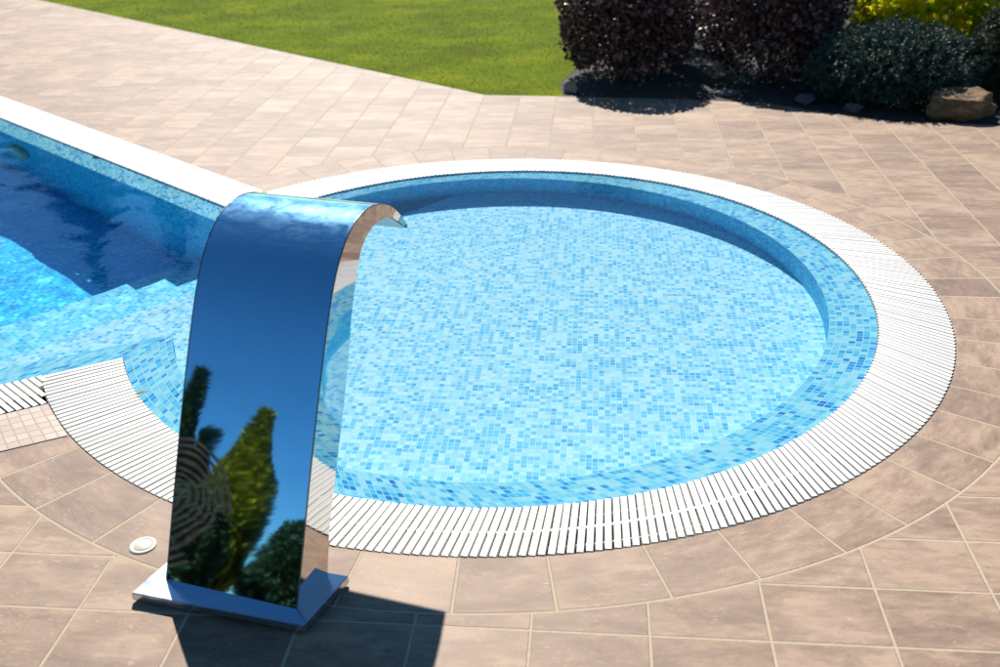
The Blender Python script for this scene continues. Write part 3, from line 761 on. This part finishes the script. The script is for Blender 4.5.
# lamp on the far wall of the deep pool
lp = DF*float((np.array([-3.2, 2.5]))@DF)+NF*(float(FL@NF)-.012)
lamp = empty('underwater_lamp', (*lp, -.36)); tag(lamp, 'round underwater lamp on the far wall of the deep pool', 'pool lamp')
def disc_on_wall(name, prof, mat):
    V, F = [], []; seg = 40
    for r_, dd in prof:
        for j in range(seg):
            a_ = 2*math.pi*j/seg; q = DF*r_*math.cos(a_)-NF*dd; V.append((q[0], q[1], r_*math.sin(a_)))
    for i in range(len(prof)-1):
        for j in range(seg): F.append((i*seg+j, i*seg+(j+1) % seg, (i+1)*seg+(j+1) % seg, (i+1)*seg+j))
    F.append(tuple((len(prof)-1)*seg+j for j in range(seg)))
    o = mesh_obj(name, V, F, mat, lamp, smooth=True); o.cycles.is_caustics_receiver = True; return o
disc_on_wall('bezel', [(.135, -.01), (.135, .02), (.12, .035), (.105, .035)], M['lid'])
disc_on_wall('lens', [(.104, .02), (.09, .035), (.05, .045), (.001, .048)], M['lampglass'])
# dry curled leaf on the grating
V = [(0, 0, 0), (.018, .005, .004), (.036, .003, .006), (.056, -.002, .002), (.036, -.006, .003), (.018, -.005, .001)]
o = mesh_obj('dry_leaf', V, [(0, 1, 5), (1, 2, 4, 5), (2, 3, 4)], M['dryleaf'])
m_ = o.modifiers.new('thick', 'SOLIDIFY'); m_.thickness = .0008
o.location = (-1.28, -.885, .010); o.rotation_euler = (R(4), R(-3), R(18)); tag(o, 'curled brown dry leaf lying on the grating left of the cascade', 'leaf')
# slatted timber screen; the reflection's warp is built into its curved slats
scr = empty('slatted_screen', (-4.05, -4.24, -.03), R(216.5-90)); tag(scr, 'dark brown timber screen with slats bent into arcs to imitate a warped reflection low at the left of the steel', 'screen')
def arc_slat(r_, a0, a1, parent, cx=0, cz=.66, w=.021, dpt=.03, y=0, name='slat'):
    V, F = [], []; n = 28
    for i in range(n+1):
        a = R(a0+(a1-a0)*i/n)
        for rr, yy in ((r_-w/2, y-dpt/2), (r_+w/2, y-dpt/2), (r_+w/2, y+dpt/2), (r_-w/2, y+dpt/2)):
            V.append((cx+rr*math.cos(a), yy, cz+rr*math.sin(a)*1.25))
    for i in range(n):
        for j in range(4): F.append((4*i+j, 4*i+(j+1) % 4, 4*i+4+(j+1) % 4, 4*i+4+j))
    F += [(3, 2, 1, 0), (4*n, 4*n+1, 4*n+2, 4*n+3)]
    return mesh_obj(name, V, F, M['timber'], parent)
for i in range(8): arc_slat(.07+i*.045, -125 if i > 5 else -180, 180, scr)
for x in (.37,): 
    V = [(x+a, b, z) for z in (0, .95) for a, b in ((-.02, -.025), (.02, -.025), (.02, .025), (-.02, .025))]
    mesh_obj('post', V, [(0, 1, 5, 4), (1, 2, 6, 5), (2, 3, 7, 6), (3, 0, 4, 7), (4, 5, 6, 7), (3, 2, 1, 0)], M['timber'], scr)

# ------------------------------------------------------------------ light
SUN_EL, SUN_AZ = 44.5, math.degrees(math.atan2(-.134, .99))   # azimuth from +Y, positive east
w = bpy.data.worlds.new('World'); bpy.context.scene.world = w; w.use_nodes = True
nt = w.node_tree; nt.nodes.clear()
sky = nt.nodes.new('ShaderNodeTexSky'); sky.sky_type = 'NISHITA'; sky.sun_disc = False
sky.sun_elevation = R(SUN_EL); sky.sun_rotation = R(SUN_AZ); sky.altitude = 300; sky.air_density = .8; sky.dust_density = 0.0; sky.ozone_density = 3.0
bg = nt.nodes.new('ShaderNodeBackground'); bg.inputs[1].default_value = .08
ow = nt.nodes.new('ShaderNodeOutputWorld'); hs = nt.nodes.new('ShaderNodeHueSaturation'); hs.inputs['Saturation'].default_value = 1.12; nt.links.new(sky.outputs[0], hs.inputs['Color'])
mu = nt.nodes.new('ShaderNodeMix'); mu.data_type = 'RGBA'; mu.blend_type = 'MULTIPLY'; mu.inputs[0].default_value = 1; mu.inputs[7].default_value = (.80, 1.0, .98, 1)
nt.links.new(hs.outputs[0], mu.inputs[6]); nt.links.new(mu.outputs[2], bg.inputs[0]); nt.links.new(bg.outputs[0], ow.inputs[0])
ld = bpy.data.lights.new('sun', 'SUN'); ld.energy = 5.0; ld.angle = R(.53); ld.color = (1, .95, .88)
sun = bpy.data.objects.new('sun', ld); C.objects.link(sun)
sdir = Vector((-.134*math.cos(R(SUN_EL)), .99*math.cos(R(SUN_EL)), math.sin(R(SUN_EL))))
sun.rotation_euler = sdir.to_track_quat('Z', 'Y').to_euler()
if WATER_MODE == 'mnee': ld.cycles.is_caustics_light = True

sc = bpy.context.scene
sc.view_settings.view_transform = 'Standard'; sc.view_settings.look = 'None'; sc.view_settings.exposure = .75; sc.view_settings.gamma = 1
sc.render.engine = 'CYCLES'
cy = sc.cycles; cy.use_denoising = True; cy.max_bounces = 12; cy.diffuse_bounces = 6; cy.transmission_bounces = 8; cy.transparent_max_bounces = 8
cy.caustics_refractive = True; cy.caustics_reflective = False; cy.sample_clamp_indirect = 6
